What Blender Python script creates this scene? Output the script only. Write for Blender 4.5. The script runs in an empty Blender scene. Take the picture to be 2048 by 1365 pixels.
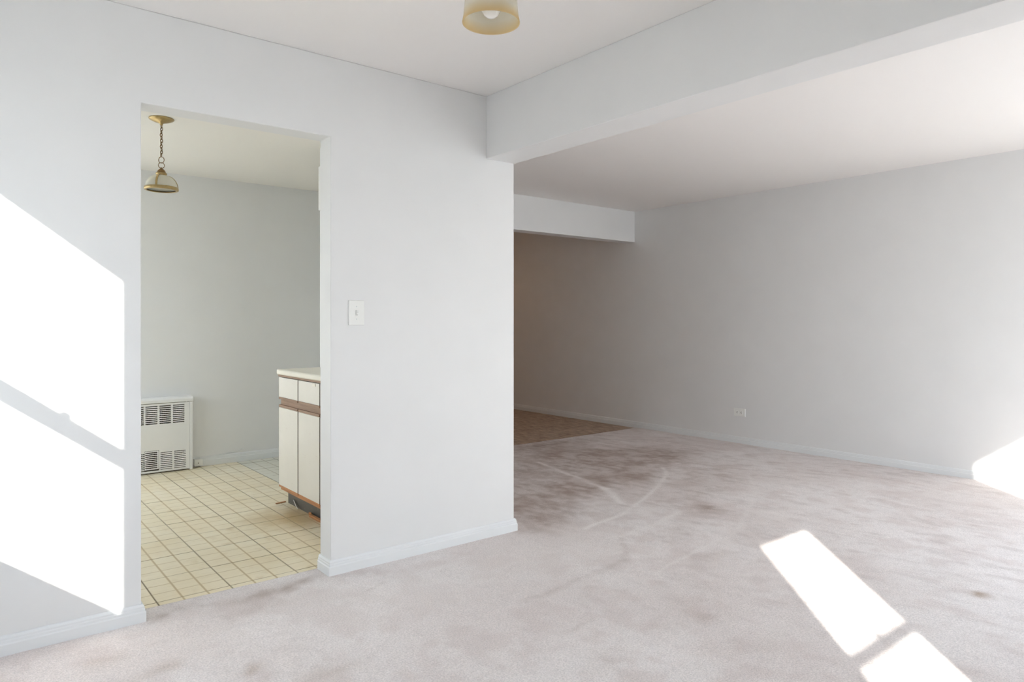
import bpy, bmesh, math, random
import numpy as np
from mathutils import Vector, Matrix

random.seed(7)
S = bpy.context.scene
C = S.collection
PI = math.pi

# ------------------------------------------------------------------ camera
cam = bpy.data.cameras.new('camera')
cam.sensor_width = 36.0
cam.lens = 1384.3 * 36.0 / 2048.0
cam.shift_y = -38.7 / 2048.0
cam.clip_start = 0.02
cam_o = bpy.data.objects.new('camera', cam)
C.objects.link(cam_o)
cam_o.location = (0, 0, 1.2)
cam_o.rotation_euler = (PI / 2, 0, -0.67919)
S.camera = cam_o

# ------------------------------------------------------------------ light
SUN = Vector((0.98, 1.0, -0.756)).normalized()        # direction the sunlight travels
SUN_STRENGTH = 14.5
SKY_STRENGTH = 5.6
EXPOSURE = 0.0
HALL_LAMP_W = 9.0

sl = bpy.data.lights.new('sun', 'SUN')
sl.energy = SUN_STRENGTH
sl.angle = math.radians(0.6)
sl.color = (1.0, 0.95, 0.87)
so = bpy.data.objects.new('sun', sl)
C.objects.link(so)
so.rotation_euler = (-SUN).to_track_quat('Z', 'Y').to_euler()
so.location = (-8, -8, 8)

W = bpy.data.worlds.new('sky')
S.world = W
W.use_nodes = True
wn = W.node_tree.nodes
bg = wn['Background']
geo = wn.new('ShaderNodeNewGeometry')
sepw = wn.new('ShaderNodeSeparateXYZ')
rampw = wn.new('ShaderNodeValToRGB')
W.node_tree.links.new(geo.outputs['Incoming'], sepw.inputs[0])
mulw = wn.new('ShaderNodeMath')
mulw.operation = 'MULTIPLY'
mulw.inputs[1].default_value = -1.0
W.node_tree.links.new(sepw.outputs['Z'], mulw.inputs[0])
W.node_tree.links.new(mulw.outputs[0], rampw.inputs[0])
rampw.color_ramp.elements[0].color = (0.92, 0.97, 1.0, 1)     # bright hazy horizon
rampw.color_ramp.elements[1].color = (0.50, 0.68, 0.95, 1)    # bluer overhead
W.node_tree.links.new(rampw.outputs[0], bg.inputs[0])
bg.inputs[1].default_value = SKY_STRENGTH

S.view_settings.view_transform = 'Standard'
S.view_settings.look = 'None'
S.view_settings.gamma = 1.0
S.view_settings.use_curve_mapping = False
S.view_settings.exposure = EXPOSURE
S.cycles.max_bounces = 8
S.cycles.diffuse_bounces = 7
S.cycles.glossy_bounces = 4
S.cycles.transparent_max_bounces = 12
S.cycles.use_denoising = True
S.cycles.use_adaptive_sampling = True
S.cycles.adaptive_threshold = 0.10
S.cycles.use_light_tree = False
S.cycles.sample_clamp_indirect = 6.0
S.cycles.caustics_reflective = False
S.cycles.caustics_refractive = False

# ------------------------------------------------------------------ dimensions
YA, TH = 3.09, 0.12            # dining wall with the kitchen opening
XB = 6.05                      # long right wall
HC = 2.455                     # ceiling
HK = 2.412                     # kitchen ceiling
XL, YR = -0.36, -0.66          # window walls behind the camera
YK = 6.145                     # kitchen back wall
DX0, DX1, DZ = 0.586, 1.391, 2.078
XE0, XE1, ZB = 2.311, 2.509, 2.108
YS0, YS1, ZS = 5.265, 5.42, 2.106
ZF = -0.010                    # hard floors lie a little under the carpet
YEND = 9.0

# ------------------------------------------------------------------ materials
MATS = {}


def new_mat(name):
    m = bpy.data.materials.new(name)
    m.use_nodes = True
    nt = m.node_tree
    b = nt.nodes['Principled BSDF']
    MATS[name] = m
    return m, nt, b


def N(nt, t, **kw):
    n = nt.nodes.new(t)
    for k, v in kw.items():
        setattr(n, k, v)
    return n


def noise(nt, vec, scale, detail=3.0, rough=0.5):
    n = N(nt, 'ShaderNodeTexNoise')
    n.inputs['Scale'].default_value = scale
    n.inputs['Detail'].default_value = detail
    n.inputs['Roughness'].default_value = rough
    if vec is not None:
        nt.links.new(vec, n.inputs['Vector'])
    return n


def maprange(nt, val, a, b, c=0.0, d=1.0):
    n = N(nt, 'ShaderNodeMapRange')
    n.inputs[1].default_value, n.inputs[2].default_value = a, b
    n.inputs[3].default_value, n.inputs[4].default_value = c, d
    nt.links.new(val, n.inputs[0])
    return n.outputs[0]


def mix(nt, fac, a, b, blend='MIX'):
    n = N(nt, 'ShaderNodeMix', data_type='RGBA', blend_type=blend)
    if isinstance(fac, (int, float)):
        n.inputs[0].default_value = fac
    else:
        nt.links.new(fac, n.inputs[0])
    for sock, v in ((n.inputs[6], a), (n.inputs[7], b)):
        if isinstance(v, tuple):
            sock.default_value = (*v, 1) if len(v) == 3 else v
        else:
            nt.links.new(v, sock)
    return n.outputs[2]


def math_n(nt, op, a, b=None, clamp=False):
    n = N(nt, 'ShaderNodeMath', operation=op, use_clamp=clamp)
    for i, v in enumerate((a, b)):
        if v is None:
            continue
        if isinstance(v, (int, float)):
            n.inputs[i].default_value = v
        else:
            nt.links.new(v, n.inputs[i])
    return n.outputs[0]


def scaled(nt, vec, s, rot=(0, 0, 0)):
    m = N(nt, 'ShaderNodeMapping')
    m.inputs['Scale'].default_value = s
    m.inputs['Rotation'].default_value = rot
    nt.links.new(vec, m.inputs[0])
    return m.outputs[0]


def bump(nt, b, height, strength, dist):
    n = N(nt, 'ShaderNodeBump')
    n.inputs['Strength'].default_value = strength
    n.inputs['Distance'].default_value = dist
    nt.links.new(height, n.inputs['Height'])
    nt.links.new(n.outputs[0], b.inputs['Normal'])
    return n


def world_pos(nt):
    return N(nt, 'ShaderNodeNewGeometry').outputs['Position']


def obj_co(nt):
    return N(nt, 'ShaderNodeTexCoord').outputs['Object']


def paint(name, col, rough=0.55, var=0.03, wave=0.0):
    m, nt, b = new_mat(name)
    b.inputs['Roughness'].default_value = rough
    b.inputs['Specular IOR Level'].default_value = 0.35
    b.inputs['Base Color'].default_value = (*col, 1)
    if var or wave:
        n1 = noise(nt, world_pos(nt), 4.5, 1.0)
        if var:
            lo = tuple(c * (1 - var) for c in col)
            hi = tuple(min(1, c * (1 + var)) for c in col)
            nt.links.new(mix(nt, n1.outputs['Fac'], lo, hi), b.inputs['Base Color'])
        if wave:
            bump(nt, b, n1.outputs['Fac'], 0.5, wave)
    return m


M_WALL = paint('grey_wall_paint', (0.80, 0.80, 0.795), 0.5, 0.02)
M_CEIL = paint('white_ceiling_paint', (0.87, 0.845, 0.825), 0.8, 0.0)
M_KCEIL = paint('kitchen_ceiling_paint', (0.87, 0.845, 0.80), 0.7, 0.0)
M_TRIM = paint('trim_paint', (0.80, 0.815, 0.82), 0.35, 0.02)
M_WHITE = paint('white_enamel', (0.84, 0.84, 0.83), 0.35, 0.0)
M_PLASTIC = paint('white_plastic', (0.86, 0.86, 0.83), 0.3, 0.0)
M_EXT = paint('exterior_ground', (0.42, 0.41, 0.38), 0.9, 0.0)
M_DARK = paint('dark_gap', (0.06, 0.045, 0.033), 0.8, 0.0)
M_FINS = paint('heater_fins', (0.30, 0.28, 0.25), 0.6, 0.0)
M_GREY = paint('light_grey_plastic', (0.58, 0.58, 0.56), 0.4, 0.0)
M_BROWN = paint('hall_dimming_brown', (0.40, 0.27, 0.17), 0.6, 0.0)  # put on the unseen hall walls to dim and warm the hall light

# brass
m, nt, b = new_mat('aged_brass')
p = obj_co(nt)
n = noise(nt, p, 60.0, 3)
nt.links.new(mix(nt, n.outputs['Fac'], (0.36, 0.25, 0.10), (0.58, 0.45, 0.23)), b.inputs['Base Color'])
b.inputs['Metallic'].default_value = 0.9
nt.links.new(maprange(nt, n.outputs['Fac'], 0.3, 0.7, 0.28, 0.45), b.inputs['Roughness'])
M_BRASS = m
m, nt, b = new_mat('dark_brass')
b.inputs['Base Color'].default_value = (0.23, 0.14, 0.06, 1)
b.inputs['Metallic'].default_value = 0.8
b.inputs['Roughness'].default_value = 0.4
M_DBRASS = m

# thin window glass
m = bpy.data.materials.new('window_glass')
m.use_nodes = True
nt = m.node_tree
nt.nodes.clear()
out = N(nt, 'ShaderNodeOutputMaterial')
tr = N(nt, 'ShaderNodeBsdfTransparent')
tr.inputs[0].default_value = (0.97, 0.985, 0.98, 1)
gl = N(nt, 'ShaderNodeBsdfGlossy')
gl.inputs['Roughness'].default_value = 0.0
ms = N(nt, 'ShaderNodeMixShader')
ms.inputs[0].default_value = 0.05
nt.links.new(tr.outputs[0], ms.inputs[1])
nt.links.new(gl.outputs[0], ms.inputs[2])
nt.links.new(ms.outputs[0], out.inputs[0])
M_GLASS = m


def frosted(name, top, bottom, z0, z1, trans=0.45):
    """opal glass, its own colour running from bottom (z0) to top (z1) in object space"""
    m = bpy.data.materials.new(name)
    m.use_nodes = True
    nt = m.node_tree
    b = nt.nodes['Principled BSDF']
    out = nt.nodes['Material Output']
    sx = N(nt, 'ShaderNodeSeparateXYZ')
    oc = obj_co(nt)
    nt.links.new(oc, sx.inputs[0])
    n = noise(nt, oc, 14.0, 3)
    z = math_n(nt, 'ADD', sx.outputs['Z'], math_n(nt, 'MULTIPLY', math_n(nt, 'SUBTRACT', n.outputs['Fac'], 0.5), (z1 - z0) * 0.5))
    f = maprange(nt, z, z0, z1)
    col = mix(nt, f, bottom, top)
    nt.links.new(col, b.inputs['Base Color'])
    b.inputs['Roughness'].default_value = 0.2
    t = N(nt, 'ShaderNodeBsdfTranslucent')
    nt.links.new(col, t.inputs[0])
    ms = N(nt, 'ShaderNodeMixShader')
    ms.inputs[0].default_value = trans
    nt.links.new(b.outputs[0], ms.inputs[1])
    nt.links.new(t.outputs[0], ms.inputs[2])
    nt.links.new(ms.outputs[0], out.inputs[0])
    return m


M_SHADE = frosted('amber_opal_glass', (0.90, 0.87, 0.79), (0.82, 0.68, 0.42), 0.0, 0.04, 0.6)
M_DOME = frosted('white_opal_glass', (0.86, 0.85, 0.78), (0.86, 0.84, 0.76), 0.0, 0.05, 0.4)
m, nt, b = new_mat('bulb_glass')
b.inputs['Base Color'].default_value = (0.92, 0.91, 0.88, 1)
b.inputs['Roughness'].default_value = 0.12
M_BULB = m


# vinyl tile with a printed three by three grid
def tile_mat(name, base_lo, base_hi, line, stain):
    m, nt, b = new_mat(name)
    oc = obj_co(nt)
    p = world_pos(nt)
    sx = N(nt, 'ShaderNodeSeparateXYZ')
    nt.links.new(oc, sx.inputs[0])

    def lines(o, w):
        a = math_n(nt, 'ABSOLUTE', o)
        d = math_n(nt, 'ABSOLUTE', math_n(nt, 'SUBTRACT', a, 0.0508))
        return math_n(nt, 'SUBTRACT', 1.0, maprange(nt, d, w * 0.4, w), clamp=True)
    lx = math_n(nt, 'MULTIPLY', lines(sx.outputs['X'], 0.0062), 0.85)
    ly = math_n(nt, 'MULTIPLY', lines(sx.outputs['Y'], 0.0055), 0.58)

    def edge(o):
        a = math_n(nt, 'ABSOLUTE', o)
        return maprange(nt, a, 0.1474, 0.1505)
    e = math_n(nt, 'MULTIPLY', math_n(nt, 'MAXIMUM', edge(sx.outputs['X']), edge(sx.outputs['Y'])), 0.85)
    lm = math_n(nt, 'MAXIMUM', lx, ly)
    oi = N(nt, 'ShaderNodeObjectInfo')
    n1 = noise(nt, p, 3.2, 2, 0.6)
    n2 = noise(nt, scaled(nt, p, (9, 60, 9)), 1.0, 2, 0.6)
    f = math_n(nt, 'ADD', math_n(nt, 'MULTIPLY', n1.outputs['Fac'], 0.85), math_n(nt, 'MULTIPLY', oi.outputs['Random'], 0.15))
    base = mix(nt, maprange(nt, f, 0.25, 0.75), base_lo, base_hi)
    base = mix(nt, maprange(nt, n2.outputs['Fac'], 0.45, 0.75, 0.0, 0.28), base, tuple(c * 0.82 for c in base_lo))
    # worn yellow-brown patch beside the cabinet
    dv = N(nt, 'ShaderNodeVectorMath', operation='DISTANCE')
    nt.links.new(p, dv.inputs[0])
    dv.inputs[1].default_value = (1.64, 4.18, ZF)
    n3 = noise(nt, p, 9.0, 3)
    dd = math_n(nt, 'ADD', dv.outputs['Value'], math_n(nt, 'MULTIPLY', math_n(nt, 'SUBTRACT', n3.outputs['Fac'], 0.5), 0.35))
    sm = math_n(nt, 'SUBTRACT', 1.0, maprange(nt, dd, 0.05, 0.36), clamp=True)
    base = mix(nt, math_n(nt, 'MULTIPLY', sm, 0.85), base, stain)
    # scattered small brown marks
    n4 = n3
    base = mix(nt, maprange(nt, n4.outputs['Fac'], 0.60, 0.78, 0.0, 0.45), base, stain)
    col = mix(nt, e, mix(nt, lm, base, line), tuple(c * 0.62 for c in line))
    nt.links.new(col, b.inputs['Base Color'])
    b.inputs['Roughness'].default_value = 0.28
    b.inputs['Specular IOR Level'].default_value = 0.4
    return m


M_TILE = tile_mat('cream_vinyl_tile', (0.84, 0.725, 0.50), (0.92, 0.845, 0.66), (0.52, 0.39, 0.19), (0.52, 0.37, 0.16))
M_TILEG = tile_mat('grey_vinyl_tile', (0.72, 0.70, 0.59), (0.80, 0.78, 0.68), (0.46, 0.41, 0.29), (0.46, 0.40, 0.25))


# carpet: its worn colour is stored per vertex, the pile is fine relief on top
def carpet_mat():
    m, nt, b = new_mat('mauve_carpet')
    p = world_pos(nt)
    at = N(nt, 'ShaderNodeAttribute', attribute_name='wear')
    fine = noise(nt, p, 150.0, 2.5, 0.8)
    f = fine.outputs['Fac']
    k = maprange(nt, f, 0.30, 0.70, 0.78, 1.12)
    n = N(nt, 'ShaderNodeVectorMath', operation='SCALE')
    nt.links.new(at.outputs['Color'], n.inputs[0])
    nt.links.new(k, n.inputs['Scale'])
    nt.links.new(n.outputs[0], b.inputs['Base Color'])
    b.inputs['Roughness'].default_value = 1.0
    b.inputs['Specular IOR Level'].default_value = 0.03
    bump(nt, b, f, 0.6, 0.006)
    return m


M_CARPET = carpet_mat()

# dark worn hall flooring
m, nt, b = new_mat('brown_worn_floor')
p = world_pos(nt)
n1 = noise(nt, scaled(nt, p, (26, 6, 1)), 1.0, 4, 0.75)
c = mix(nt, maprange(nt, n1.outputs['Fac'], 0.34, 0.66), (0.23, 0.14, 0.085), (0.62, 0.48, 0.37))
c = mix(nt, maprange(nt, n1.outputs['Fac'], 0.70, 0.76, 0, 0.8), c, (0.75, 0.66, 0.58))
nt.links.new(c, b.inputs['Base Color'])
b.inputs['Roughness'].default_value = 0.5
M_HALL = m

# bare subfloor below the tiles
M_SUB = paint('brown_mastic', (0.20, 0.15, 0.08), 0.8, 0.0)


def wood(name, lo, hi, axis_scale=(60, 4, 60)):
    m, nt, b = new_mat(name)
    p = world_pos(nt)
    n1 = noise(nt, scaled(nt, p, axis_scale), 1.0, 5, 0.6)
    nt.links.new(mix(nt, maprange(nt, n1.outputs['Fac'], 0.3, 0.7), lo, hi), b.inputs['Base Color'])
    b.inputs['Roughness'].default_value = 0.5
    return m


M_WOOD = wood('walnut_edge', (0.21, 0.12, 0.072), (0.36, 0.22, 0.145))
M_OAK = wood('orange_bare_wood', (0.36, 0.14, 0.05), (0.60, 0.29, 0.12))


def laminate(name, col, dirt):
    m, nt, b = new_mat(name)
    p = world_pos(nt)
    n1 = noise(nt, p, 5.0, 4, 0.6)
    n2 = noise(nt, scaled(nt, p, (30, 12, 60)), 1.0, 4, 0.6)
    c = mix(nt, maprange(nt, n1.outputs['Fac'], 0.3, 0.8, 0, 0.35), col, tuple(x * 0.88 for x in col))
    c = mix(nt, maprange(nt, n2.outputs['Fac'], 0.62, 0.75, 0, dirt), c, (0.42, 0.36, 0.28))
    nt.links.new(c, b.inputs['Base Color'])
    b.inputs['Roughness'].default_value = 0.4
    return m


M_LAM = laminate('white_laminate', (0.76, 0.735, 0.68), 0.12)
M_COUNTER = laminate('cream_counter', (0.80, 0.77, 0.68), 0.25)
M_TOE = laminate('dark_toe_kick', (0.075, 0.07, 0.062), 0.5)


# ------------------------------------------------------------------ mesh helpers
def link(name, me, mat=None, parent=None, loc=(0, 0, 0), smooth=False):
    o = bpy.data.objects.new(name, me)
    C.objects.link(o)
    if mat and not me.materials:
        me.materials.append(mat)
    o.location = loc
    if parent is not None:
        o.parent = parent
    if smooth:
        for p_ in me.polygons:
            p_.use_smooth = True
    return o


def from_bm(name, bm, mat=None, parent=None, loc=(0, 0, 0), smooth=False):
    bmesh.ops.recalc_face_normals(bm, faces=bm.faces)
    me = bpy.data.meshes.new(name)
    bm.to_mesh(me)
    bm.free()
    return link(name, me, mat, parent, loc, smooth)


def add_box(bm, x0, x1, y0, y1, z0, z1, bev=0.0, seg=2):
    r = bmesh.ops.create_cube(bm, size=1.0)
    vs = r['verts']
    for v_ in vs:
        v_.co.x = x0 + (v_.co.x + 0.5) * (x1 - x0)
        v_.co.y = y0 + (v_.co.y + 0.5) * (y1 - y0)
        v_.co.z = z0 + (v_.co.z + 0.5) * (z1 - z0)
    if bev > 0:
        es = list({e for v_ in vs for e in v_.link_edges})
        bmesh.ops.bevel(bm, geom=es, offset=bev, segments=seg, affect='EDGES', profile=0.6)
    return vs


def box(name, x0, x1, y0, y1, z0, z1, mat, parent=None, bev=0.0, seg=2, loc=(0, 0, 0)):
    bm = bmesh.new()
    add_box(bm, x0, x1, y0, y1, z0, z1, bev, seg)
    return from_bm(name, bm, mat, parent, loc)


def lathe(name, prof, mat, parent=None, loc=(0, 0, 0), n=48, closed=False, smooth=True):
    bm = bmesh.new()
    rings = []
    for r, z in prof:
        if r < 1e-6:
            rings.append([bm.verts.new((0, 0, z))])
        else:
            rings.append([bm.verts.new((r * math.cos(2 * PI * i / n), r * math.sin(2 * PI * i / n), z)) for i in range(n)])
    pairs = list(zip(rings[:-1], rings[1:]))
    if closed:
        pairs.append((rings[-1], rings[0]))
    for a, b_ in pairs:
        for i in range(n):
            j = (i + 1) % n
            if len(a) == 1 and len(b_) == 1:
                continue
            if len(a) == 1:
                bm.faces.new((a[0], b_[i], b_[j]))
            elif len(b_) == 1:
                bm.faces.new((a[i], a[j], b_[0]))
            else:
                bm.faces.new((a[i], a[j], b_[j], b_[i]))
    return from_bm(name, bm, mat, parent, loc, smooth)


def tube_bm(bm, pts, r, n=8, closed=False):
    pts = [Vector(p_) for p_ in pts]
    rings = []
    k = len(pts)
    for i, p_ in enumerate(pts):
        if closed:
            t = pts[(i + 1) % k] - pts[i - 1]
        else:
            t = pts[min(i + 1, k - 1)] - pts[max(i - 1, 0)]
        t.normalize()
        ref = Vector((0, 0, 1)) if abs(t.z) < 0.9 else Vector((1, 0, 0))
        a = t.cross(ref).normalized()
        b_ = t.cross(a).normalized()
        rings.append([bm.verts.new(p_ + (a * math.cos(2 * PI * j / n) + b_ * math.sin(2 * PI * j / n)) * r) for j in range(n)])
    rng = range(k) if closed else range(k - 1)
    for i in rng:
        A, B = rings[i], rings[(i + 1) % k]
        for j in range(n):
            bm.faces.new((A[j], A[(j + 1) % n], B[(j + 1) % n], B[j]))
    if not closed:
        bm.faces.new(rings[0])
        bm.faces.new(rings[-1][::-1])


def tube(name, pts, r, mat, parent=None, loc=(0, 0, 0), n=8, closed=False):
    bm = bmesh.new()
    tube_bm(bm, pts, r, n, closed)
    return from_bm(name, bm, mat, parent, loc, True)


def panel_bm(bm, us, zs, holes, put, t0, t1):
    """slab in the (u, z) plane between depths t0 and t1 with rectangular holes; put(u, z, t) -> xyz"""
    us = sorted(set([us[0], us[1]] + [h[0] for h in holes] + [h[1] for h in holes]))
    zs = sorted(set([zs[0], zs[1]] + [h[2] for h in holes] + [h[3] for h in holes]))
    solid = {}
    for i in range(len(us) - 1):
        for j in range(len(zs) - 1):
            cu, cz = (us[i] + us[i + 1]) / 2, (zs[j] + zs[j + 1]) / 2
            solid[i, j] = not any(h[0] < cu < h[1] and h[2] < cz < h[3] for h in holes)
    V = {}

    def v(i, j, s):
        if (i, j, s) not in V:
            V[i, j, s] = bm.verts.new(put(us[i], zs[j], (t0, t1)[s]))
        return V[i, j, s]
    for (i, j), ok in solid.items():
        if not ok:
            continue
        for s in (0, 1):
            bm.faces.new((v(i, j, s), v(i + 1, j, s), v(i + 1, j + 1, s), v(i, j + 1, s)))
        for di, dj, e in ((-1, 0, ((i, j), (i, j + 1))), (1, 0, ((i + 1, j), (i + 1, j + 1))), (0, -1, ((i, j), (i + 1, j))), (0, 1, ((i, j + 1), (i + 1, j + 1)))):
            if not solid.get((i + di, j + dj), False):
                a, b_ = e
                bm.faces.new((v(*a, 0), v(*b_, 0), v(*b_, 1), v(*a, 1)))


def tag(o, label=None, cat=None, kind=None, group=None):
    if label:
        o['label'] = label
    if cat:
        o['category'] = cat
    if kind:
        o['kind'] = kind
    if group:
        o['group'] = group
    return o


def empty(name, loc=(0, 0, 0), parent=None):
    o = bpy.data.objects.new(name, None)
    C.objects.link(o)
    o.location = loc
    o.empty_display_size = 0.1
    if parent is not None:
        o.parent = parent
    return o


def struct(o, label, cat):
    return tag(o, label, cat, 'structure')


def bevel_mod(o, w, seg=3):
    m_ = o.modifiers.new('bevel', 'BEVEL')
    m_.width = w
    m_.segments = seg
    m_.limit_method = 'ANGLE'
    m_.angle_limit = math.radians(40)


# ------------------------------------------------------------------ room shell
# dining wall with the kitchen opening: one outline pushed back by the wall's thickness
bm = bmesh.new()
panel_bm(bm, (XL, XE1), (-0.02, HC), [(DX0, DX1, -0.03, DZ)], lambda u_, z, t: (u_, t, z), YA, YA + TH)
bm.verts.ensure_lookup_table()
bmesh.ops.delete(bm, geom=[v_ for v_ in bm.verts if v_.co.z < -0.025], context='VERTS')
o = from_bm('wall_front', bm, M_WALL)
bevel_mod(o, 0.004)
struct(o, 'pale grey painted wall with a doorless opening to the kitchen', 'wall')

o = box('wall_right', XB, XB + 0.12, YR - 0.1, YEND, -0.02, HC, M_WALL)
struct(o, 'long pale grey wall behind the carpeted room, running into the dark hall', 'wall')


def facade(name, us, zs, holes, put, t0, t1, label):
    bm = bmesh.new()
    panel_bm(bm, us, zs, holes, put, t0, t1)
    return struct(from_bm(name, bm, M_WALL), label, 'wall')


ZW0, ZW1 = 0.70, 2.145
W1 = (2.06, 2.66)              # y range, dining window in the left wall
W4 = (4.55, 6.04)              # y range, kitchen window in the left wall
W2 = (0.580, 1.172)            # x range, narrow window in the rear wall
W3 = (3.420, 5.90)             # x range, unseen rear window, enlarged to a glass door to add light
facade('wall_left', (YR - 0.1, YK + 0.1), (-0.02, HC), [(*W1, ZW0, ZW1), (*W4, 0.80, 2.22)],
       lambda u_, z, t: (t, u_, z), XL - 0.10, XL, 'window wall beside the dining area and kitchen')
facade('wall_rear', (XL, XB), (-0.02, HC), [(*W2, ZW0, ZW1), (*W3, 0.03, ZW1)],
       lambda u_, z, t: (u_, t, z), YR - 0.10, YR, 'window wall opposite the kitchen opening')

# kitchen and hall walls
struct(box('wall_kitchen_back', XL, 2.85, YK, YK + 0.10, -0.02, HC, M_WALL), 'grey kitchen wall behind the white wall heater', 'wall')
o = box('wall_kitchen_partition', 1.99, 2.09, YA + TH, 4.60, -0.02, HK, M_WALL)
bevel_mod(o, 0.004)
struct(o, 'narrow strip of white wall rising behind the kitchen counter', 'wall')
bm = bmesh.new()
add_box(bm, XE1 - 0.10, XE1, YA + TH, 4.05, -0.02, HC)
add_box(bm, XE1, 2.85, 3.95, 4.05, -0.02, HC)
add_box(bm, 2.75, 2.85, 4.05, YK, -0.02, HC)
struct(from_bm('wall_kitchen_right', bm, M_WALL), 'wall between kitchen and living room, turning back from the corner', 'wall')
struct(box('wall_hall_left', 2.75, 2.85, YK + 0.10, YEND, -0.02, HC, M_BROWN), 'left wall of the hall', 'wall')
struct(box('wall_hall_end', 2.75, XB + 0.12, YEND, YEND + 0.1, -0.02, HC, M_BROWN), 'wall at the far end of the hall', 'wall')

# ceilings, beam, hall soffit
struct(box('ceiling', XL - 0.1, XB + 0.12, YR - 0.1, YEND + 0.1, HC, HC + 0.18, M_CEIL), 'white flat ceiling over the dining and living areas', 'ceiling')
struct(box('ceiling_kitchen', XL, 2.75, YA + TH, YK, HK, HC, M_KCEIL), 'yellowed white kitchen ceiling', 'ceiling')
o = box('ceiling_beam', XE0, XE1, YR, YA, ZB, HC, M_WALL, bev=0.004)
struct(o, 'boxed grey ceiling beam running from the wall corner overhead', 'beam')
o = box('hall_soffit', 2.85, XB, YS0, YS1, ZS, HC, M_WALL, bev=0.003)
struct(o, 'lowered painted header across the entrance to the hall', 'soffit')
o = box('trim_1', 1.981, 1.99, 4.25, 4.604, 1.975, 2.28, M_WHITE, bev=0.004)
struct(o, 'white board high on the kitchen partition above the counter', 'trim')

# ground outside
struct(box('ground', -60, 60, -60, 60, -3.3, -3.2, M_EXT), 'ground outside below the windows', 'ground')

# ------------------------------------------------------------------ floors
struct(box('floor_kitchen', XL, 2.75, YA + 0.03, YK, -0.06, ZF - 0.0035, M_SUB), 'cream vinyl tiles printed with small squares on the kitchen floor', 'floor')
fk = bpy.data.objects['floor_kitchen']
T = 0.3048
bm = bmesh.new()
hw = T / 2 - 0.0009
add_box(bm, -hw, hw, -hw, hw, -0.0035, 0.0, 0.0012, 1)
bmesh.ops.recalc_face_normals(bm, faces=bm.faces)
tile_me = bpy.data.meshes.new('tile')
bm.to_mesh(tile_me)
bm.free()
tile_me.materials.append(M_TILE)
tile_me2 = tile_me.copy()
tile_me2.materials[0] = M_TILEG
GX, GY = 0.987, 3.278
rnd = random.Random(3)


def cut_tile(x0, x1, y0, y1, cx, cy):
    bm = bmesh.new()
    add_box(bm, x0 - cx, x1 - cx, y0 - cy, y1 - cy, -0.0035, 0.0)
    bmesh.ops.recalc_face_normals(bm, faces=bm.faces)
    me = bpy.data.meshes.new('tile')
    bm.to_mesh(me)
    bm.free()
    me.materials.append(M_TILE)
    return me


for i in range(-5, 6):
    for j in range(-1, 10):
        cx, cy = GX + (i + 0.5) * T, GY + (j + 0.5) * T
        x0, x1 = max(cx - hw, XL + 0.001), min(cx + hw, 2.749)
        y0, y1 = max(cy - hw, YA + 0.06), min(cy + hw, YK - 0.001)
        if x1 - x0 < 0.02 or y1 - y0 < 0.02:
            continue
        grey = cx > 1.9 and cy > 4.6
        if j == -1 and not (cx + T / 2 > DX0 and cx - T / 2 < DX1):
            y0 = max(y0, YA + TH + 0.001)
            if y1 - y0 < 0.02:
                continue
        full = (x1 - x0 > 2 * hw - 1e-4) and (y1 - y0 > 2 * hw - 1e-4)
        if full:
            me = tile_me2 if grey else tile_me
        else:
            me = cut_tile(x0, x1, y0, y1, cx, cy)
            if grey:
                me.materials[0] = M_TILEG
        t = link('tile', me, None, fk, (cx, cy, ZF + rnd.uniform(-0.0004, 0.0003)))
        t.rotation_euler = (rnd.gauss(0, 0.0012), rnd.gauss(0, 0.0012), rnd.gauss(0, 0.0012))

struct(box('floor_hall', 2.85, XB, 5.17, YEND, -0.06, ZF, M_HALL), 'dark worn brown hall floor beyond the carpet edge', 'floor')


# carpet: one fine grid with pile wrinkles; colour attribute holds the dirt, broad brownish tones, rubbed lines and spills
def seg_dist(P, a, b_):
    a, b_ = np.array(a), np.array(b_)
    d = b_ - a
    t = np.clip(((P - a) @ d) / (d @ d), 0, 1)
    return np.linalg.norm(P - (a + t[:, None] * d), axis=1)


def line_mask(P, pts, w):
    d = np.full(len(P), 9.0)
    for a, b_ in zip(pts[:-1], pts[1:]):
        d = np.minimum(d, seg_dist(P, a, b_))
    return np.exp(-(d / w) ** 2)


def blob(P, c, rx, ry, ang=0.0):
    q = P - np.array(c)
    ca, sa = math.cos(ang), math.sin(ang)
    x = (q[:, 0] * ca + q[:, 1] * sa) / rx
    y = (-q[:, 0] * sa + q[:, 1] * ca) / ry
    return np.exp(-(x * x + y * y))


def vnoise(P, s, seed):
    g = np.random.RandomState(seed).rand(128, 128)
    x, y = P[:, 0] * s + 17.3, P[:, 1] * s + 23.7
    xi, yi = np.floor(x).astype(int), np.floor(y).astype(int)
    fx, fy = x - xi, y - yi
    fx, fy = fx * fx * (3 - 2 * fx), fy * fy * (3 - 2 * fy)
    G = lambda a, b_: g[a % 128, b_ % 128]
    return (G(xi, yi) * (1 - fx) + G(xi + 1, yi) * fx) * (1 - fy) + (G(xi, yi + 1) * (1 - fx) + G(xi + 1, yi + 1) * fx) * fy


def fbm(P, s, seed, octv=4, gain=0.55):
    v, a, t = 0.0, 1.0, 0.0
    for o_ in range(octv):
        v = v + a * vnoise(P, s * 2.03 ** o_, seed + 31 * o_)
        t += a
        a *= gain
    return v / t


def sstep(v, a, b_):
    t = np.clip((v - a) / (b_ - a), 0, 1)
    return t * t * (3 - 2 * t)


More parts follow.
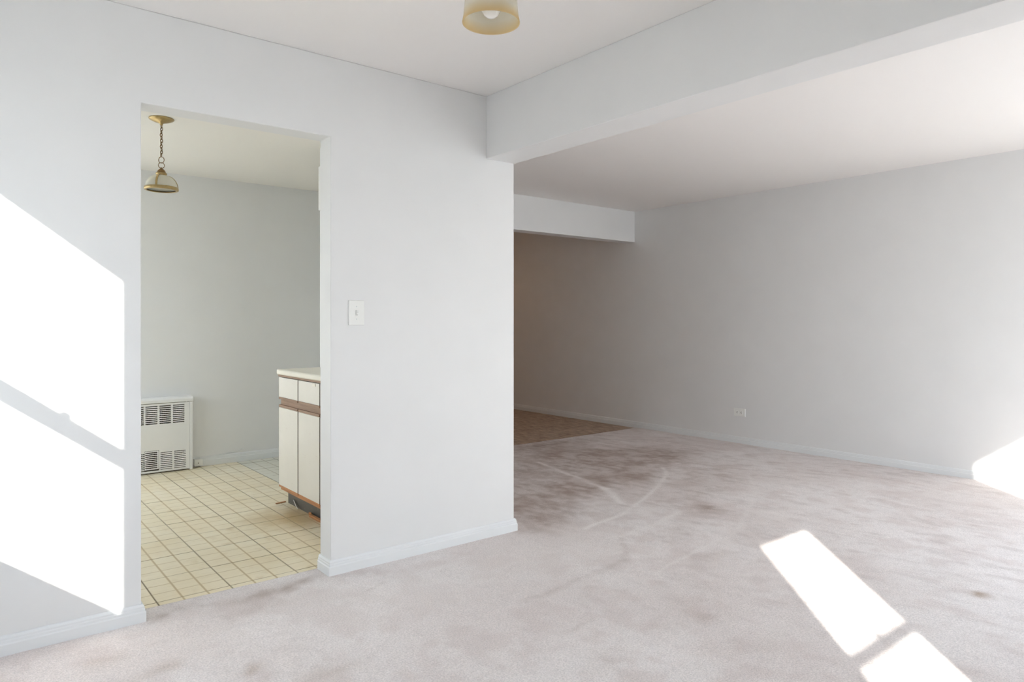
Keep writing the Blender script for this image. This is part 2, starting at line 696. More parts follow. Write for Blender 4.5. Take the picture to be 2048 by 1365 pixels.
def build_carpet():
    st = 0.014
    xs = np.linspace(XL, XB, int((XB - XL) / st))
    ys = np.concatenate([np.linspace(YR, YA + TH + 0.004, int((YA + TH - YR) / st)), np.linspace(YA + TH + 0.004, 5.215, int((5.215 - YA - TH) / st))[1:]])
    nx, ny = len(xs), len(ys)
    Xg, Yg = np.meshgrid(xs, ys, indexing='ij')
    P = np.stack([Xg.ravel(), Yg.ravel()], 1)
    # warp so that marks have uneven outlines
    Pw = P + 0.16 * (np.stack([fbm(P, 5, 1), fbm(P, 5, 2)], 1) - 0.5)
    # pile lies in streaks roughly along y
    ca, sa = math.cos(0.20), math.sin(0.20)
    bend = 0.16 * (vnoise(P, 1.3, 40) - 0.5) + 0.05 * (vnoise(P, 4.0, 41) - 0.5)
    Q = np.stack([(P[:, 0] * ca + P[:, 1] * sa + bend) * 21.0, (-P[:, 0] * sa + P[:, 1] * ca) * 7.0], 1)
    streak = fbm(Q, 1.0, 50, 4, 0.6)
    Q2 = np.stack([(P[:, 0] * ca + P[:, 1] * sa + bend) * 9.0, (-P[:, 0] * sa + P[:, 1] * ca) * 2.2], 1)
    wrinkle = fbm(Q2, 1.0, 60, 3, 0.6)
    big, mid, small = fbm(P, 1.5, 70), fbm(P, 7.0, 80, 4, 0.6), fbm(P, 24.0, 90, 2)
    dirt = np.zeros(len(P))
    for c, rx, ry, a, s in [((4.33, 4.55), .42, .42, .1, .80), ((4.38, 4.05), .50, .33, .2, .95), ((3.60, 3.62), .30, .17, .3, .85),
                            ((4.84, 4.18), .32, .28, 0, .75), ((4.17, 3.56), .30, .20, .3, .75), ((4.40, 5.05), .8, .16, 0, .7),
                            ((3.58, 4.30), .35, .30, 0, .45), ((4.98, 3.90), .35, .25, 0, .60), ((4.55, 3.2), .55, .22, .3, .45),
                            ((3.76, 2.66), .13, .08, .5, .85), ((3.24, 2.46), .26, .10, .3, .30), ((3.52, 2.20), .16, .09, .3, .30),
                            ((3.05, 2.09), .13, .05, -.6, .35), ((2.42, 1.87), .22, .10, .2, .25), ((2.33, 1.70), .12, .05, -.3, .30),
                            ((1.78, 1.69), .16, .07, .2, .25), ((2.37, 1.45), .14, .05, -.3, .28), ((1.92, 1.97), .10, .018, .2, .40),
                            ((1.05, 3.09), .18, .06, 0, .60), ((1.25, 3.10), .16, .05, 0, .50), ((0.93, 2.92), .16, .09, .2, .28),
                            ((0.70, 3.10), .10, .035, 0, .5), ((0.625, 3.07), .035, .03, 0, .65), ((2.72, 3.05), .16, .12, .3, .55),
                            ((2.85, 3.35), .25, .22, .3, .55), ((3.1, 3.7), .3, .3, 0, .45), ((3.4, 3.1), .3, .12, .4, .30), ((3.9, 2.9), .4, .15, .3, .32),
                            ((1.53, 2.83), .02, .012, 0, .6), ((1.47, 2.80), .025, .012, .4, .45)]:
        dirt += s * blob(Pw, c, rx, ry, a)
    dirt += 0.30 * line_mask(Pw * 0.3 + P * 0.7, [(2.875, 2.601), (2.751, 2.442), (2.633, 2.355), (2.439, 2.319), (2.254, 2.313), (2.062, 2.284), (1.912, 2.291)], .022)
    dirt += 0.42 * blob(Pw, (3.25, 3.65), .65, .5, .4) + 0.42 * blob(Pw, (2.78, 3.35), .30, .35, 0) + 0.3 * blob(Pw, (4.3, 4.3), 1.0, .8, 0)  # broad brownish tones, also over the carpet past the wall end
    dirt = np.clip(dirt, 0, 1) * (0.50 + 0.50 * sstep(0.35 * streak + 0.40 * mid + 0.25 * small, 0.34, 0.68))
    light = np.zeros(len(P))
    Pl = P + 0.02 * (np.stack([vnoise(P, 13, 5), vnoise(P, 13, 6)], 1) - 0.5)
    light += 0.85 * line_mask(Pl, [(3.883, 4.45), (3.799, 4.072), (3.704, 3.705), (3.644, 3.446)], .022)
    light += 0.95 * line_mask(Pl, [(3.644, 3.446), (3.55, 3.27), (3.431, 3.115)], .035)
    light += 0.85 * line_mask(Pl, [(4.53, 3.643), (4.37, 3.47), (4.149, 3.347), (3.678, 3.099), (3.222, 2.916), (2.858, 2.858)], .020)
    light += 0.5 * line_mask(Pl, [(3.569, 2.731), (3.217, 2.652), (2.86, 2.62)], .022)
    light += 0.40 * line_mask(Pl, [(4.866, 3.069), (4.60, 2.86), (4.397, 2.713), (3.824, 2.43), (3.552, 2.307)], .022)
    light += 0.55 * line_mask(Pl, [(3.371, 2.262), (2.95, 2.201), (2.573, 2.142)], .013)
    light += 0.4 * blob(Pw, (2.44, 1.44), .12, .06, .5) + 0.5 * blob(Pw, (4.0, 2.3), .20, .10, .3) + 0.4 * blob(Pw, (3.54, 1.20), .08, .05, .3)
    light += 0.35 * blob(Pw, (2.3, 2.7), .7, .3, .1) + 0.3 * blob(Pw, (1.5, 2.7), .4, .25, 0)
    light = np.clip(light, 0, 1) * (0.5 + 0.5 * sstep(mid, 0.3, 0.6))
    brown = 1.0 * blob(Pw, (3.54, 1.045), .05, .03, -.65)
    for c, r, s in [((0.55, 2.62), .05, .4), ((0.78, 2.42), .03, .5), ((1.02, 2.25), .06, .3), ((0.42, 2.80), .04, .3)]:
        brown += s * blob(Pw, c, r * 1.6, r, .3)
    brown = np.clip(brown, 0, 1)
    live = 1 / (1 + np.exp(-(P[:, 0] - 2.75 + 0.6 * (vnoise(P, 2, 8) - 0.5)) / 0.28))
    live = np.clip(live, 0.10, 1) * np.clip(0.35 + 0.95 * vnoise(P, 1.1, 9), 0.2, 1)

    def lay(c, f, col):
        return c + f[:, None] * (np.array(col) - c)
    c = np.array((0.80, 0.735, 0.715)) + sstep(big, 0.3, 0.7)[:, None] * np.array((0.06, 0.075, 0.08))
    c = lay(c, 0.40 * sstep(mid, 0.47, 0.70), (0.69, 0.60, 0.575))
    c = lay(c, 0.18 * sstep(small, 0.55, 0.8), (0.62, 0.55, 0.53))
    c = lay(c, live * 0.30 * sstep(streak, 0.54, 0.74), (0.46, 0.39, 0.365))
    c = lay(c, live * 0.25 * sstep(streak, 0.44, 0.30), (0.90, 0.85, 0.835))
    c = lay(c, 0.84 * dirt, (0.38, 0.295, 0.25))
    c = lay(c, 0.85 * light, (0.92, 0.875, 0.85))
    c = lay(c, 0.80 * brown, (0.40, 0.29, 0.21))
    z = 0.007 * live * (wrinkle - 0.5) + 0.003 * live * (streak - 0.5) + 0.003 * (mid - 0.5) - 0.001
    # keep inside the walls
    cxm, cym = (xs[:-1] + xs[1:]) / 2, (ys[:-1] + ys[1:]) / 2
    CX, CY = np.meshgrid(cxm, cym, indexing='ij')
    keep = (CY < YA + 0.02) | (CX > XE1 - 0.03) | ((CX > DX0 - 0.02) & (CX < DX1 + 0.02) & (CY < YA + TH + 0.004))
    keep &= ~((CY > 3.95) & (CX < 2.76))
    iy = np.arange(nx * ny).reshape(nx, ny)
    quads = np.stack([iy[:-1, :-1], iy[1:, :-1], iy[1:, 1:], iy[:-1, 1:]], -1)[keep]
    # carpet edge turned down to the hard floor
    E = np.concatenate([quads[:, [0, 1]], quads[:, [1, 2]], quads[:, [2, 3]], quads[:, [3, 0]]])
    key = np.sort(E, 1)
    _, inv, cnt = np.unique(key[:, 0].astype(np.int64) * (nx * ny) + key[:, 1], return_inverse=True, return_counts=True)
    B = E[cnt[inv] == 1]
    used = np.unique(quads)
    remap = np.full(nx * ny, -1)
    remap[used] = np.arange(len(used))
    quads, B = remap[quads], remap[B]
    co = np.column_stack([P, z])[used]
    cc = c[used]
    bv = np.unique(B)
    low = np.full(len(co), -1)
    low[bv] = len(co) + np.arange(len(bv))
    dn = co[bv].copy()
    dn[:, 2] = -0.03
    co = np.concatenate([co, dn])
    cc = np.concatenate([cc, cc[bv]])
    skirt = np.stack([B[:, 1], B[:, 0], low[B[:, 0]], low[B[:, 1]]], 1)
    F = np.concatenate([quads, skirt])
    me = bpy.data.meshes.new('floor')
    me.from_pydata(co, [], F.tolist())
    at = me.color_attributes.new('wear', 'FLOAT_COLOR', 'POINT')
    at.data.foreach_set('color', np.column_stack([cc, np.ones(len(cc))]).astype(np.float32).ravel())
    me.polygons.foreach_set('use_smooth', np.ones(len(me.polygons), bool))
    me.update()
    return link('floor', me, M_CARPET)


struct(build_carpet(), 'worn pinkish beige carpet with dirt trails and rubbed lines', 'carpet')


# ------------------------------------------------------------------ baseboards
PROF = [(0.0, -0.012), (0.016, -0.012), (0.016, 0.038), (0.0125, 0.0425), (0.0125, 0.050), (0.0105, 0.054), (0.0105, 0.060), (0.006, 0.068), (0.0, 0.070)]


def sweep(name, path, label, parent=None, prof=PROF, h=1.0, cat='baseboard'):
    """profile swept along path (xy); the profile stands to the right of the direction of travel"""
    bm = bmesh.new()
    P = [Vector(p_) for p_ in path]
    rings = []
    for i, p_ in enumerate(P):
        dirs = []
        if i > 0:
            dirs.append((P[i] - P[i - 1]).normalized())
        if i < len(P) - 1:
            dirs.append((P[i + 1] - P[i]).normalized())
        ns = [Vector((d.y, -d.x)) for d in dirs]
        if len(ns) == 1:
            n_ = ns[0]
        else:
            n_ = ns[0] + ns[1]
            n_ = n_ / max(0.2, n_.dot(ns[0]))
        rings.append([bm.verts.new((p_.x + n_.x * d, p_.y + n_.y * d, z * h)) for d, z in prof])
    k = len(prof)
    for a, b_ in zip(rings[:-1], rings[1:]):
        for j in range(k):
            bm.faces.new((a[j], a[(j + 1) % k], b_[(j + 1) % k], b_[j]))
    bm.faces.new(rings[0])
    bm.faces.new(rings[-1][::-1])
    o = from_bm(name, bm, M_TRIM, parent)
    bevel_mod(o, 0.0018, 2)
    return struct(o, label, cat)


def corner(x, y, a0, a1, r=0.006, n=4):
    return [(x + r * math.cos(a0 + (a1 - a0) * i / n), y + r * math.sin(a0 + (a1 - a0) * i / n)) for i in range(n + 1)]


sweep('baseboard_front_left', [(XL, YA), (DX0, YA), (DX0, YA + TH)], 'painted baseboard below the sunlit wall, ending at the kitchen opening')
sweep('baseboard_front_right', [(DX1, YA + TH), (DX1, YA), (XE1, YA), (XE1, 3.9)], 'painted baseboard below the light switch, wrapping both wall ends')
sweep('baseboard_right', [(XB, YEND), (XB, YR)], 'long painted baseboard along the wall with the outlet', h=0.92)
sweep('baseboard_kitchen', [(1.60, YK), (2.74, YK)], 'chipped painted baseboard behind the kitchen cabinet', h=0.98)
sweep('baseboard_left', [(XL, YR), (XL, YA)], 'baseboard under the dining window')
sweep('baseboard_rear', [(W3[0], YR), (XL, YR)], 'baseboard under the narrow rear window')


# ------------------------------------------------------------------ windows
def window(n, u0, u1, z0, z1, rz0, rz1, left_f, bot_z, top_z, plane, axis, label, panes=1):
    """double-hung unit; plane = depth range of the sash, axis 'x': window spans y, axis 'y': spans x"""
    e = empty('window_%d' % n)
    struct(e, label, 'window')
    put = (lambda u_, z, t: (t, u_, z)) if axis == 'x' else (lambda u_, z, t: (u_, t, z))
    t0, t1 = plane
    w = (u1 - u0) / panes
    for k in range(panes):
        a, b_ = u0 + k * w, u0 + (k + 1) * w
        lf = left_f if k == 0 else a + 0.04
        rf = b_ - 0.04
        bm = bmesh.new()
        panel_bm(bm, (a, b_), (z0, z1), [(lf - 0.004, rf + 0.004, bot_z - 0.025, top_z + 0.01)], put, t0, t1)
        from_bm('frame', bm, M_WHITE, e)
        for nm, lo, hi in (('upper_sash', (rz0 + rz1) / 2, top_z + 0.01), ('lower_sash', bot_z - 0.025, (rz0 + rz1) / 2)):
            bm = bmesh.new()
            hole = (lf, rf, rz1, top_z) if nm == 'upper_sash' else (lf, rf, bot_z, rz0)
            panel_bm(bm, (lf - 0.004, rf + 0.004), (lo, hi), [hole], put, t0 + 0.001, t1 - 0.001)
            s = from_bm(nm, bm, M_WHITE, e)
            tm = (t0 + t1) / 2
            bm = bmesh.new()
            vs = [bm.verts.new(put(*q)) for q in ((hole[0] - 0.003, hole[2] - 0.003, tm), (hole[1] + 0.003, hole[2] - 0.003, tm), (hole[1] + 0.003, hole[3] + 0.003, tm), (hole[0] - 0.003, hole[3] + 0.003, tm))]
            bm.faces.new(vs)
            from_bm('pane', bm, M_GLASS, s)
        # latch on the meeting rail
        bm = bmesh.new()
        c = (lf + rf) / 2 if n != 1 else 2.094 + 0.215
        p0, p1 = put(c - 0.012, rz1 - 0.002, t1 - 0.012), put(c + 0.012, rz1 + 0.016, t1 + 0.004)
        add_box(bm, min(p0[0], p1[0]), max(p0[0], p1[0]), min(p0[1], p1[1]), max(p0[1], p1[1]), p0[2], p1[2], 0.002, 1)
        from_bm('sash_lock', bm, M_DBRASS, e)
    # inner sill
    bm = bmesh.new()
    inner = t1 + 0.10
    p0, p1 = put(u0 - 0.03, z0 - 0.028, t1 + 0.055), put(u1 + 0.03, z0 - 0.001, inner)
    add_box(bm, min(p0[0], p1[0]), max(p0[0], p1[0]), min(p0[1], p1[1]), max(p0[1], p1[1]), p0[2], p1[2], 0.004, 2)
    from_bm('sill', bm, M_TRIM, e)
    return e


SX, SY = (XL - 0.10, XL - 0.07), (YR - 0.10, YR - 0.07)
window(1, *W1, ZW0, ZW1, 1.368, 1.430, 2.094, 0.746, 2.111, SX, 'x', 'white double-hung window that lights the wall left of the kitchen opening')
window(2, *W2, ZW0, ZW1, 1.401, 1.442, 0.613, 0.77, 2.111, SY, 'y', 'narrow double-hung window that casts the sun patches on the carpet')
d3 = empty('door_1')
struct(d3, 'unseen living room window, enlarged to a full-height glass door to add light', 'door')
bm = bmesh.new()
panel_bm(bm, W3, (0.03, ZW1), [(3.460, 4.64, 0.10, 2.111), (4.70, 5.86, 0.10, 2.111)], lambda u_, z, t: (u_, t, z), *SY)
from_bm('frame', bm, M_WHITE, d3)
for a, b_ in ((3.457, 4.643), (4.697, 5.863)):
    bm = bmesh.new()
    bm.faces.new([bm.verts.new(q) for q in ((a, YR - 0.085, 0.097), (b_, YR - 0.085, 0.097), (b_, YR - 0.085, 2.114), (a, YR - 0.085, 2.114))])
    from_bm('pane', bm, M_GLASS, d3)
box('handle', 4.655, 4.685, YR - 0.072, YR - 0.03, 0.95, 1.15, M_FINS, d3, 0.006)
window(3, *W4, 0.80, 2.22, 1.50, 1.55, W4[0] + 0.04, 0.85, 2.185, SX, 'x', 'white double-hung kitchen window pair', 2)

# ------------------------------------------------------------------ kitchen: wall heater
YF = 6.062
hx0, hx1 = 0.862, 1.504
heater = empty('wall_heater', (1.18, YK, ZF))
tag(heater, 'white metal wall heater with rows of louvre slots on the kitchen wall', 'heater')
iv = lambda: -Vector(heater.location)


def hpart(name, bm, mat, parent=heater):
    o = from_bm(name, bm, mat, parent)
    o.location = iv() if parent is heater else (0, 0, 0)
    return o


cols = [(1.180 - 0.0995 * k, 1.266 - 0.0995 * k) for k in range(3, 0, -1)] + [(1.180, 1.266), (1.2795, 1.364), (1.379, 1.465)]
holes = []
for a, b_ in cols:
    for s in range(10):
        zt = 0.529 - s * 0.0153
        holes.append((a, b_, zt - 0.0082, zt))
door = (1.172, 1.277, 0.014, 0.174)
bcols = [(c[0] + 0.009, c[1] + 0.010) for c in cols]
for k, (a, b_) in enumerate(bcols):
    if k == 3:
        continue
    for s in range(10):
        zt = 0.155 - s * 0.0148
        holes.append((a, b_, zt - 0.0055, zt))
holes.append(door)
bm = bmesh.new()
panel_bm(bm, (hx0, hx1), (0.0, 0.545), holes, lambda u_, z, t: (u_, t, z), YF, YF + 0.003)
hpart('front_panel', bm, M_WHITE)
bm = bmesh.new()
panel_bm(bm, (door[0] + 0.002, door[1] - 0.003), (door[2] + 0.012, door[3] - 0.003), [(1.178, 1.264, 0.154 - s * 0.0148, 0.1625 - s * 0.0148) for s in range(9)], lambda u_, z, t: (u_, t + (z - 0.1) * 0.02, z), YF - 0.003, YF + 0.001)
bm2 = bm
hpart('access_door', bm2, M_WHITE)
# casing: side cheeks, sloped cap, base rail
bm = bmesh.new()
bm.free()
for x0, x1 in ((hx0 - 0.024, hx0 - 0.001), (hx1 + 0.001, hx1 + 0.024)):
    bm = bmesh.new()
    add_box(bm, x0, x1, YF - 0.002, YK - 0.001, ZF + 0.002, 0.547, 0.003, 2)
    hpart('side_casing', bm, M_WHITE)
bm = bmesh.new()
prof = [(YF - 0.006, 0.549), (YF - 0.006, 0.572), (YF + 0.004, 0.588), (YK - 0.002, 0.592), (YK - 0.002, 0.549)]
A = [bm.verts.new((hx0 - 0.027, y, z)) for y, z in prof]
B = [bm.verts.new((hx1 + 0.027, y, z)) for y, z in prof]
bm.faces.new(A)
bm.faces.new(B[::-1])
for i in range(5):
    bm.faces.new((A[i], A[(i + 1) % 5], B[(i + 1) % 5], B[i]))
o = hpart('top_cap', bm, M_WHITE)
bevel_mod(o, 0.003, 2)
bm = bmesh.new()
n_f = 40
for i in range(n_f):
    x = hx0 + 0.02 + (hx1 - hx0 - 0.04) * i / (n_f - 1)
    add_box(bm, x - 0.0006, x + 0.0006, YF + 0.022, YK - 0.012, 0.03, 0.50)
add_box(bm, hx0 + 0.01, hx1 - 0.01, YK - 0.010, YK - 0.006, 0.0, 0.54)
hpart('fins', bm, M_FINS)

# small white box on the baseboard next to the heater
jb = empty('junction_box', (1.585, YK, ZF))
tag(jb, 'small white box with a centre screw on the floor beside the heater', 'junction box')
o = box('box_cover', 1.555, 1.618, YK - 0.042, YK - 0.001, 0.0, 0.056, M_PLASTIC, jb, 0.003)
o.location = -Vector(jb.location)
o = lathe('screw', [(0, 0.0), (0.0042, 0.0), (0.0036, 0.002), (0, 0.0024)], M_DARK, jb, n=16)
o.rotation_euler = (PI / 2, 0, 0)
o.location = Vector((1.583, YK - 0.042, 0.026)) - Vector(jb.location)

# loose cable on top of the kitchen baseboard
cb = tube('cable', [(1.62, YK - 0.006, 0.052), (1.72, YK - 0.008, 0.071), (1.80, YK - 0.008, 0.073), (1.88, YK - 0.007, 0.080), (1.93, YK - 0.006, 0.088), (1.95, YK - 0.004, 0.100), (1.965, YK - 0.003, 0.098)], 0.0028, M_TRIM, n=6)
tag(cb, 'thin painted cable running along the top of the kitchen baseboard', 'cable')

# ------------------------------------------------------------------ kitchen: base cabinet and counter
XC = 1.681
cabY0, cabY1 = YA + TH + 0.004, 4.545
cab = empty('base_cabinet', (1.82, 3.88, ZF))
tag(cab, 'white laminate base cabinet with walnut finger-pull strips and damaged toe kick', 'cabinet')


def cpart(name, x0, x1, y0, y1, z0, z1, mat, bev=0.0, parent=cab):
    o = box(name, x0, x1, y0, y1, z0, z1, mat, parent, bev)
    if parent is cab:
        o.location = -Vector(cab.location)
    return o


cpart('carcass', XC + 0.020, 1.988, cabY0, cabY1 - 0.002, 0.098, 0.849, M_LAM)
cpart('face_frame', XC + 0.0175, XC + 0.0200, cabY0, cabY1 - 0.002, 0.107, 0.846, M_DARK)
cpart('pull_rail', XC + 0.010, XC + 0.0174, cabY0, cabY1 - 0.014, 0.6525, 0.6875, M_WOOD)
cpart('bottom_rail', XC + 0.006, 1.76, cabY0, cabY1 - 0.022, 0.092, 0.106, M_OAK, 0.001)
cpart('toe_kick', 1.741, 1.757, cabY0, cabY1 - 0.010, ZF, 0.098, M_TOE)
w = (cabY1 - 3.880) / 2
for k in range(4):
    y1 = cabY1 - k * w
    y0 = max(y1 - w + 0.011, cabY0 + 0.002)
    d = cpart('door', XC, XC + 0.016, y0, y1, 0.121, 0.634, M_LAM, 0.0015)
    cpart('finger_pull', XC - 0.001, XC + 0.015, y0, y1, 0.635, 0.652, M_WOOD, 0.003, d)
    for ya, yb in ((y0 - 0.0022, y0 - 0.0002), (y1 + 0.0002, y1 + 0.0022)):
        cpart('edge_band', XC + 0.0005, XC + 0.0155, ya, yb, 0.121, 0.634, M_DARK, 0.0, d)
    cpart('edge_strip', XC + 0.001, XC + 0.016, y0, y1, 0.107, 0.1205, M_OAK, 0.001, d)
    d = cpart('drawer', XC, XC + 0.016, y0, y1, 0.703, 0.833, M_LAM, 0.0015)
    cpart('finger_pull', XC - 0.001, XC + 0.014, y0, y1, 0.688, 0.7025, M_WOOD, 0.003, d)
    for ya, yb in ((y0 - 0.0022, y0 - 0.0002), (y1 + 0.0002, y1 + 0.0022)):
        cpart('edge_band', XC + 0.0005, XC + 0.0155, ya, yb, 0.703, 0.833, M_DARK, 0.0, d)
    if k == 1:
        cpart('worn_tab', XC - 0.004, XC + 0.001, y0 + 0.055, y0 + 0.105, 0.812, 0.829, M_COUNTER, 0.002, d)

# counter with a rolled front edge
ct = empty('countertop', (1.83, 3.88, 0.86))
tag(ct, 'cream laminate countertop with a rounded worn front edge', 'countertop')
bm = bmesh.new()
add_box(bm, 1.667, 1.989, YA + TH + 0.002, 4.553, 0.8495, 0.886)
front = [e_ for e_ in bm.edges if all(abs(v_.co.x - 1.667) < 1e-5 for v_ in e_.verts) or all(abs(v_.co.y - 4.553) < 1e-5 for v_ in e_.verts)]
bmesh.ops.bevel(bm, geom=front, offset=0.011, segments=4, affect='EDGES', profile=0.5)
o = from_bm('slab', bm, M_COUNTER, ct, smooth=False)
o.location = -Vector(ct.location)
o = box('under_edge', 1.676, 1.688, YA + TH + 0.004, 4.545, 0.838, 0.8505, M_WOOD, ct)
o.location = -Vector(ct.location)
o = box('backsplash', 1.980, 1.9895, YA + TH + 0.004, 4.55, 0.8865, 0.899, M_COUNTER, ct, 0.002)
o.location = -Vector(ct.location)

# debris at the toe kick
o = box('wood_strip', -0.010, 0.010, -0.16, 0.16, -0.007, 0.007, M_OAK, None, 0.002)
o.location = (1.742 - 0.0165, 3.96, ZF + 0.0085)
o.rotation_euler = (0, 0.0, 0.02)
tag(o, 'splintered orange wood strip on the tiles along the toe kick', 'wood strip')


def scrap(name, pts, th, mat, label):
    bm = bmesh.new()
    n_ = len(pts)
    A = [bm.verts.new(p_) for p_ in pts]
    B = [bm.verts.new((p_[0] - th, p_[1], p_[2] + th * 0.5)) for p_ in pts]
    bm.faces.new(A)
    bm.faces.new(B[::-1])
    for i in range(n_):
        bm.faces.new((A[i], A[(i + 1) % n_], B[(i + 1) % n_], B[i]))
    bmesh.ops.triangulate(bm, faces=bm.faces[:])
    o = from_bm(name, bm, mat)
    return tag(o, label, 'scrap')


scrap('torn_vinyl', [(1.738, 4.44, 0.034), (1.735, 4.42, 0.030), (1.728, 4.36, 0.004), (1.727, 4.33, -0.004), (1.728, 4.34, -0.0095), (1.733, 4.39, 0.004), (1.738, 4.43, 0.022)], 0.002, M_PLASTIC, 'curled white torn strip at the far end of the toe kick')
scrap('splinter', [(1.732, 4.165, -0.0095), (1.728, 4.15, 0.012), (1.732, 4.135, 0.004), (1.728, 4.12, 0.016), (1.734, 4.11, -0.0095)], 0.004, M_OAK, 'jagged wood splinter sticking up beside the toe kick')
o = box('wood_chip', -0.035, 0.035, -0.008, 0.008, -0.002, 0.003, M_OAK, None, 0.001)
o.location = (1.70, 4.56, ZF + 0.0025)
o.rotation_euler = (0, 0, 0.15)
tag(o, 'small dark wood chip on the tiles by the cabinet end', 'wood chip')

# outlet plate on the partition over the counter
op = empty('partition_plate', (1.99, 4.52, 1.20))
tag(op, 'small white plate on the partition above the counter', 'wall plate')
box('plate', -0.006, -0.0005, -0.035, 0.035, -0.057, 0.057, M_PLASTIC, op, 0.002)
box('toggle', -0.014, -0.005, -0.005, 0.005, -0.011, 0.011, M_PLASTIC, op, 0.002)

# ------------------------------------------------------------------ kitchen pendant
PX, PY = 0.966, 4.525
pend = empty('pendant_lamp', (PX, PY, HK))
tag(pend, 'brass pendant lamp with a white glass dome hanging on a chain in the kitchen', 'pendant lamp')
lathe('canopy', [(0, 0), (0.068, 0), (0.0695, -0.003), (0.066, -0.008), (0.045, -0.018), (0.020, -0.026), (0.009, -0.030), (0.008, -0.040), (0, -0.042)], M_BRASS, pend)


def ring_pts(rx, rz, n=16):
    return [(rx * math.cos(2 * PI * i / n), 0, rz * math.sin(2 * PI * i / n)) for i in range(n)]


zc = -0.046
for k in range(11):
    lk = tube('chain_link', ring_pts(0.0072, 0.0120), 0.0023, M_DBRASS, pend, (0.0012 * math.sin(k * 1.7), 0, zc), 6, True)
    lk.rotation_euler = (0.1 * math.sin(k * 2.1), 0.08 * math.cos(k), 0.68 + (PI / 2 if k % 2 else 0.25))
    zc -= 0.0172
for k in range(2):
    lk = tube('hanging_ring', ring_pts(0.0165, 0.0185 - 0.002 * k, 24), 0.0022, M_DBRASS, pend, (0, 0, zc - 0.012), 6, True)
    lk.rotation_euler = (0, 0, -0.68 + (0.5 if k else 0))
    zc -= 0.0325
zt = zc - 0.004 + 0.012
lathe('cap', [(0, zt), (0.004, zt), (0.006, zt - 0.006), (0.012, zt - 0.010), (0.020, zt - 0.019), (0.025, zt - 0.030), (0.025, zt - 0.033), (0, zt - 0.033)], M_DBRASS, pend)
lathe('collar', [(0.0, zt - 0.0325), (0.028, zt - 0.0325), (0.031, zt - 0.035), (0.031, zt - 0.040), (0.028, zt - 0.043), (0.031, zt - 0.047), (0.031, zt - 0.053), (0, zt - 0.053)], M_BRASS, pend)
zd = zt - 0.048
zr = -0.418
dome_o = [(0.026 + (0.088 - 0.026) * math.sin(t * PI / 2), zr + (zd - zr) * math.cos(t * PI / 2)) for t in [i / 14 for i in range(15)]]
dome_i = [(r - 0.003, z - 0.0015) for r, z in dome_o[::-1]]
lathe('dome', dome_o + dome_i, M_DOME, pend, closed=True)
lathe('rim', [(0.087, zr + 0.008), (0.0925, zr + 0.007), (0.094, zr - 0.004), (0.092, zr - 0.010), (0.078, zr - 0.011), (0.078, zr - 0.008), (0.087, zr - 0.006)], M_BRASS, pend, closed=True)
for k in range(3):
    an = -2.08 + k * 2 * PI / 3
    bm = bmesh.new()
    rows = []
    for i in range(13):
        t = i / 12
        r = 0.0295 + (0.0915 - 0.0295) * math.sin(t * PI / 2)
        z = zr + (zd - zr) * math.cos(t * PI / 2)
        row = []
        for s in (-1, 1):
            for dr in (0.0, 0.0022):
                rr = r + dr
                row.append(bm.verts.new((rr * math.cos(an) - s * 0.0055 * math.sin(an), rr * math.sin(an) + s * 0.0055 * math.cos(an), z + dr)))
        rows.append(row)
    for a, b_ in zip(rows[:-1], rows[1:]):
        for q in ((0, 1), (1, 3), (3, 2), (2, 0)):
            bm.faces.new((a[q[0]], a[q[1]], b_[q[1]], b_[q[0]]))
    bm.faces.new([rows[0][i] for i in (0, 1, 3, 2)])
    bm.faces.new([rows[-1][i] for i in (2, 3, 1, 0)])
    from_bm('strap', bm, M_BRASS, pend)
lathe('bulb', [(0, zd - 0.062), (0.012, zd - 0.059), (0.021, zd - 0.048), (0.022, zd - 0.038), (0.014, zd - 0.020), (0.012, zd - 0.005)], M_BULB, pend, n=24)

# ------------------------------------------------------------------ dining ceiling lamp
LX, LY, LZ = 1.398, 1.843, 2.200
lamp = empty('ceiling_lamp', (LX, LY, HC))
tag(lamp, 'ceiling lamp with an amber-rimmed frosted glass shade and bare bulb', 'ceiling lamp')
H0 = HC - LZ
lathe('canopy', [(0, 0), (0.062, 0), (0.064, -0.004), (0.055, -0.018), (0.022, -0.030), (0.012, -0.034), (0.012, -0.062), (0, -0.062)], M_BRASS, lamp)
lathe('fitter', [(0, -0.060), (0.034, -0.060), (0.040, -0.066), (0.040, -0.090), (0.036, -0.092), (0, -0.092)], M_BRASS, lamp)
sh = [(0.050, 0.172), (0.060, 0.168), (0.072, 0.150), (0.081, 0.120), (0.0865, 0.085), (0.0895, 0.050), (0.0925, 0.020), (0.0955, 0.004), (0.0965, 0.0)]
shi = [(r - 0.0035, z + (0.0015 if i == 0 else 0)) for i, (r, z) in enumerate(sh[::-1])]
lathe('shade', sh + [(0.0965, -0.0015), (0.0935, -0.0015)] + shi, M_SHADE, lamp, (0, 0, -H0), n=72, closed=True)
lathe('bulb', [(0, 0.014), (0.011, 0.016), (0.022, 0.023), (0.0305, 0.035), (0.0335, 0.049), (0.030, 0.067), (0.019, 0.092), (0.014, 0.110), (0.013, 0.145)], M_BULB, lamp, (0, 0, -H0), n=32)
lathe('socket', [(0, 0.166), (0.017, 0.166), (0.017, 0.128), (0.013, 0.126)], M_PLASTIC, lamp, (0, 0, -H0), n=24)

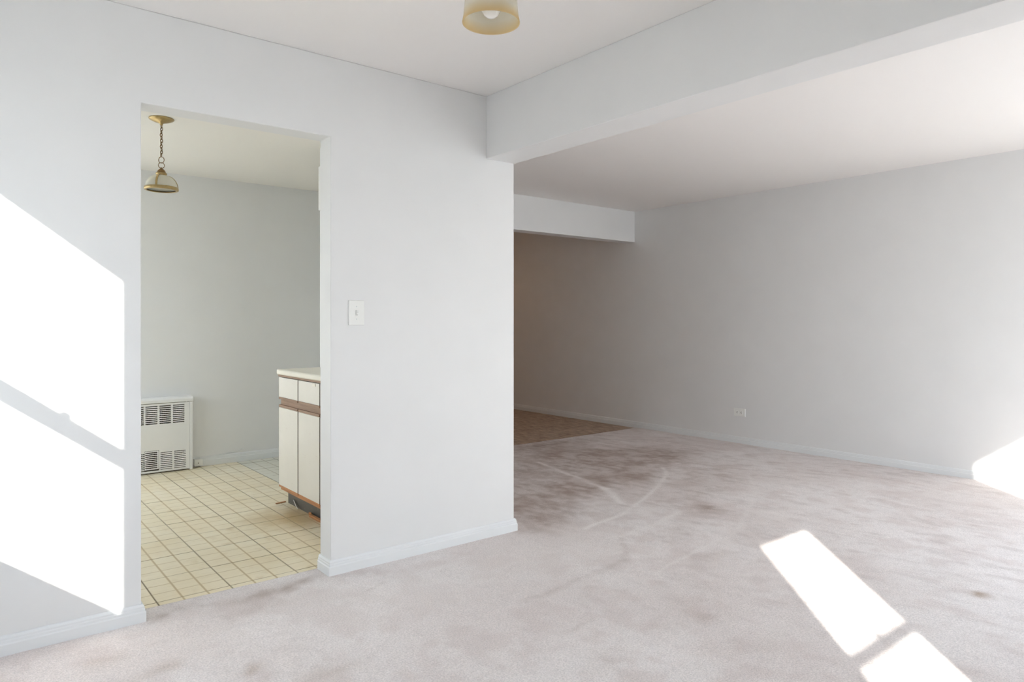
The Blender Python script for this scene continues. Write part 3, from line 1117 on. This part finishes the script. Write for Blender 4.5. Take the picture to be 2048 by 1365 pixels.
# hall lamp, round the corner: the source of the warm light in the hall
hl = empty('hall_lamp', (4.3, 8.1, HC))
tag(hl, 'warm hall ceiling lamp round the corner', 'ceiling lamp')
lathe('base', [(0, 0), (0.15, 0), (0.152, -0.02), (0.13, -0.03), (0, -0.03)], M_BRASS, hl)
lathe('shade_ring', [(0.128, -0.028), (0.132, -0.10), (0.129, -0.10), (0.125, -0.028)], M_DOME, hl, closed=True)
pl = bpy.data.lights.new('hall_bulb', 'POINT')
pl.energy = HALL_LAMP_W
pl.color = (1.0, 0.60, 0.28)
pl.shadow_soft_size = 0.04
po = bpy.data.objects.new('hall_bulb', pl)
C.objects.link(po)
po.parent = hl
po.location = (0, 0, -0.085)

# ------------------------------------------------------------------ switch and outlet
sw = empty('light_switch', (1.5215, YA, 1.243))
tag(sw, 'white toggle light switch on the wall beside the kitchen opening', 'light switch')
box('plate', -0.0405, 0.0405, -0.007, -0.0003, -0.0605, 0.0605, M_PLASTIC, sw, 0.0035, 3)
box('toggle_slot', -0.006, 0.006, -0.0074, -0.0065, -0.013, 0.013, M_GREY, sw)
tg = box('toggle', -0.0042, 0.0042, -0.017, 0.0, -0.008, 0.008, M_PLASTIC, sw, 0.0018)
tg.location = (0, -0.004, -0.001)
tg.rotation_euler = (math.radians(-24), 0, 0)
for z in (0.030, -0.030):
    s = lathe('screw', [(0, 0), (0.0032, 0), (0.0026, 0.0012), (0, 0.0015)], M_TRIM, sw, (0, -0.007, z), n=12)
    s.rotation_euler = (PI / 2, 0, 0)

ou = empty('wall_outlet', (XB, 3.910, 0.303))
tag(ou, 'white duplex outlet mounted sideways low on the long wall', 'outlet')
box('plate', -0.007, -0.0003, -0.064, 0.064, -0.039, 0.039, M_PLASTIC, ou, 0.0035, 3)
for s in (-1, 1):
    bm = bmesh.new()
    add_box(bm, -0.0095, -0.006, s * 0.0225 - 0.0145, s * 0.0225 + 0.0145, -0.017, 0.017, 0.003, 2)
    r_ = from_bm('receptacle', bm, M_PLASTIC, ou)
    bm = bmesh.new()
    for q in (-0.0065, 0.0065):
        add_box(bm, -0.0099, -0.0093, s * 0.0225 - 0.006, s * 0.0225 + 0.003, q - 0.0012, q + 0.0012)
    add_box(bm, -0.0099, -0.0093, s * 0.0225 + 0.005, s * 0.0225 + 0.010, -0.0024, 0.0024)
    from_bm('slot', bm, M_DARK, r_)
s = lathe('screw', [(0, 0), (0.0032, 0), (0.0026, 0.0012), (0, 0.0015)], M_TRIM, ou, (-0.007, 0, 0), n=12)
s.rotation_euler = (0, -PI / 2, 0)
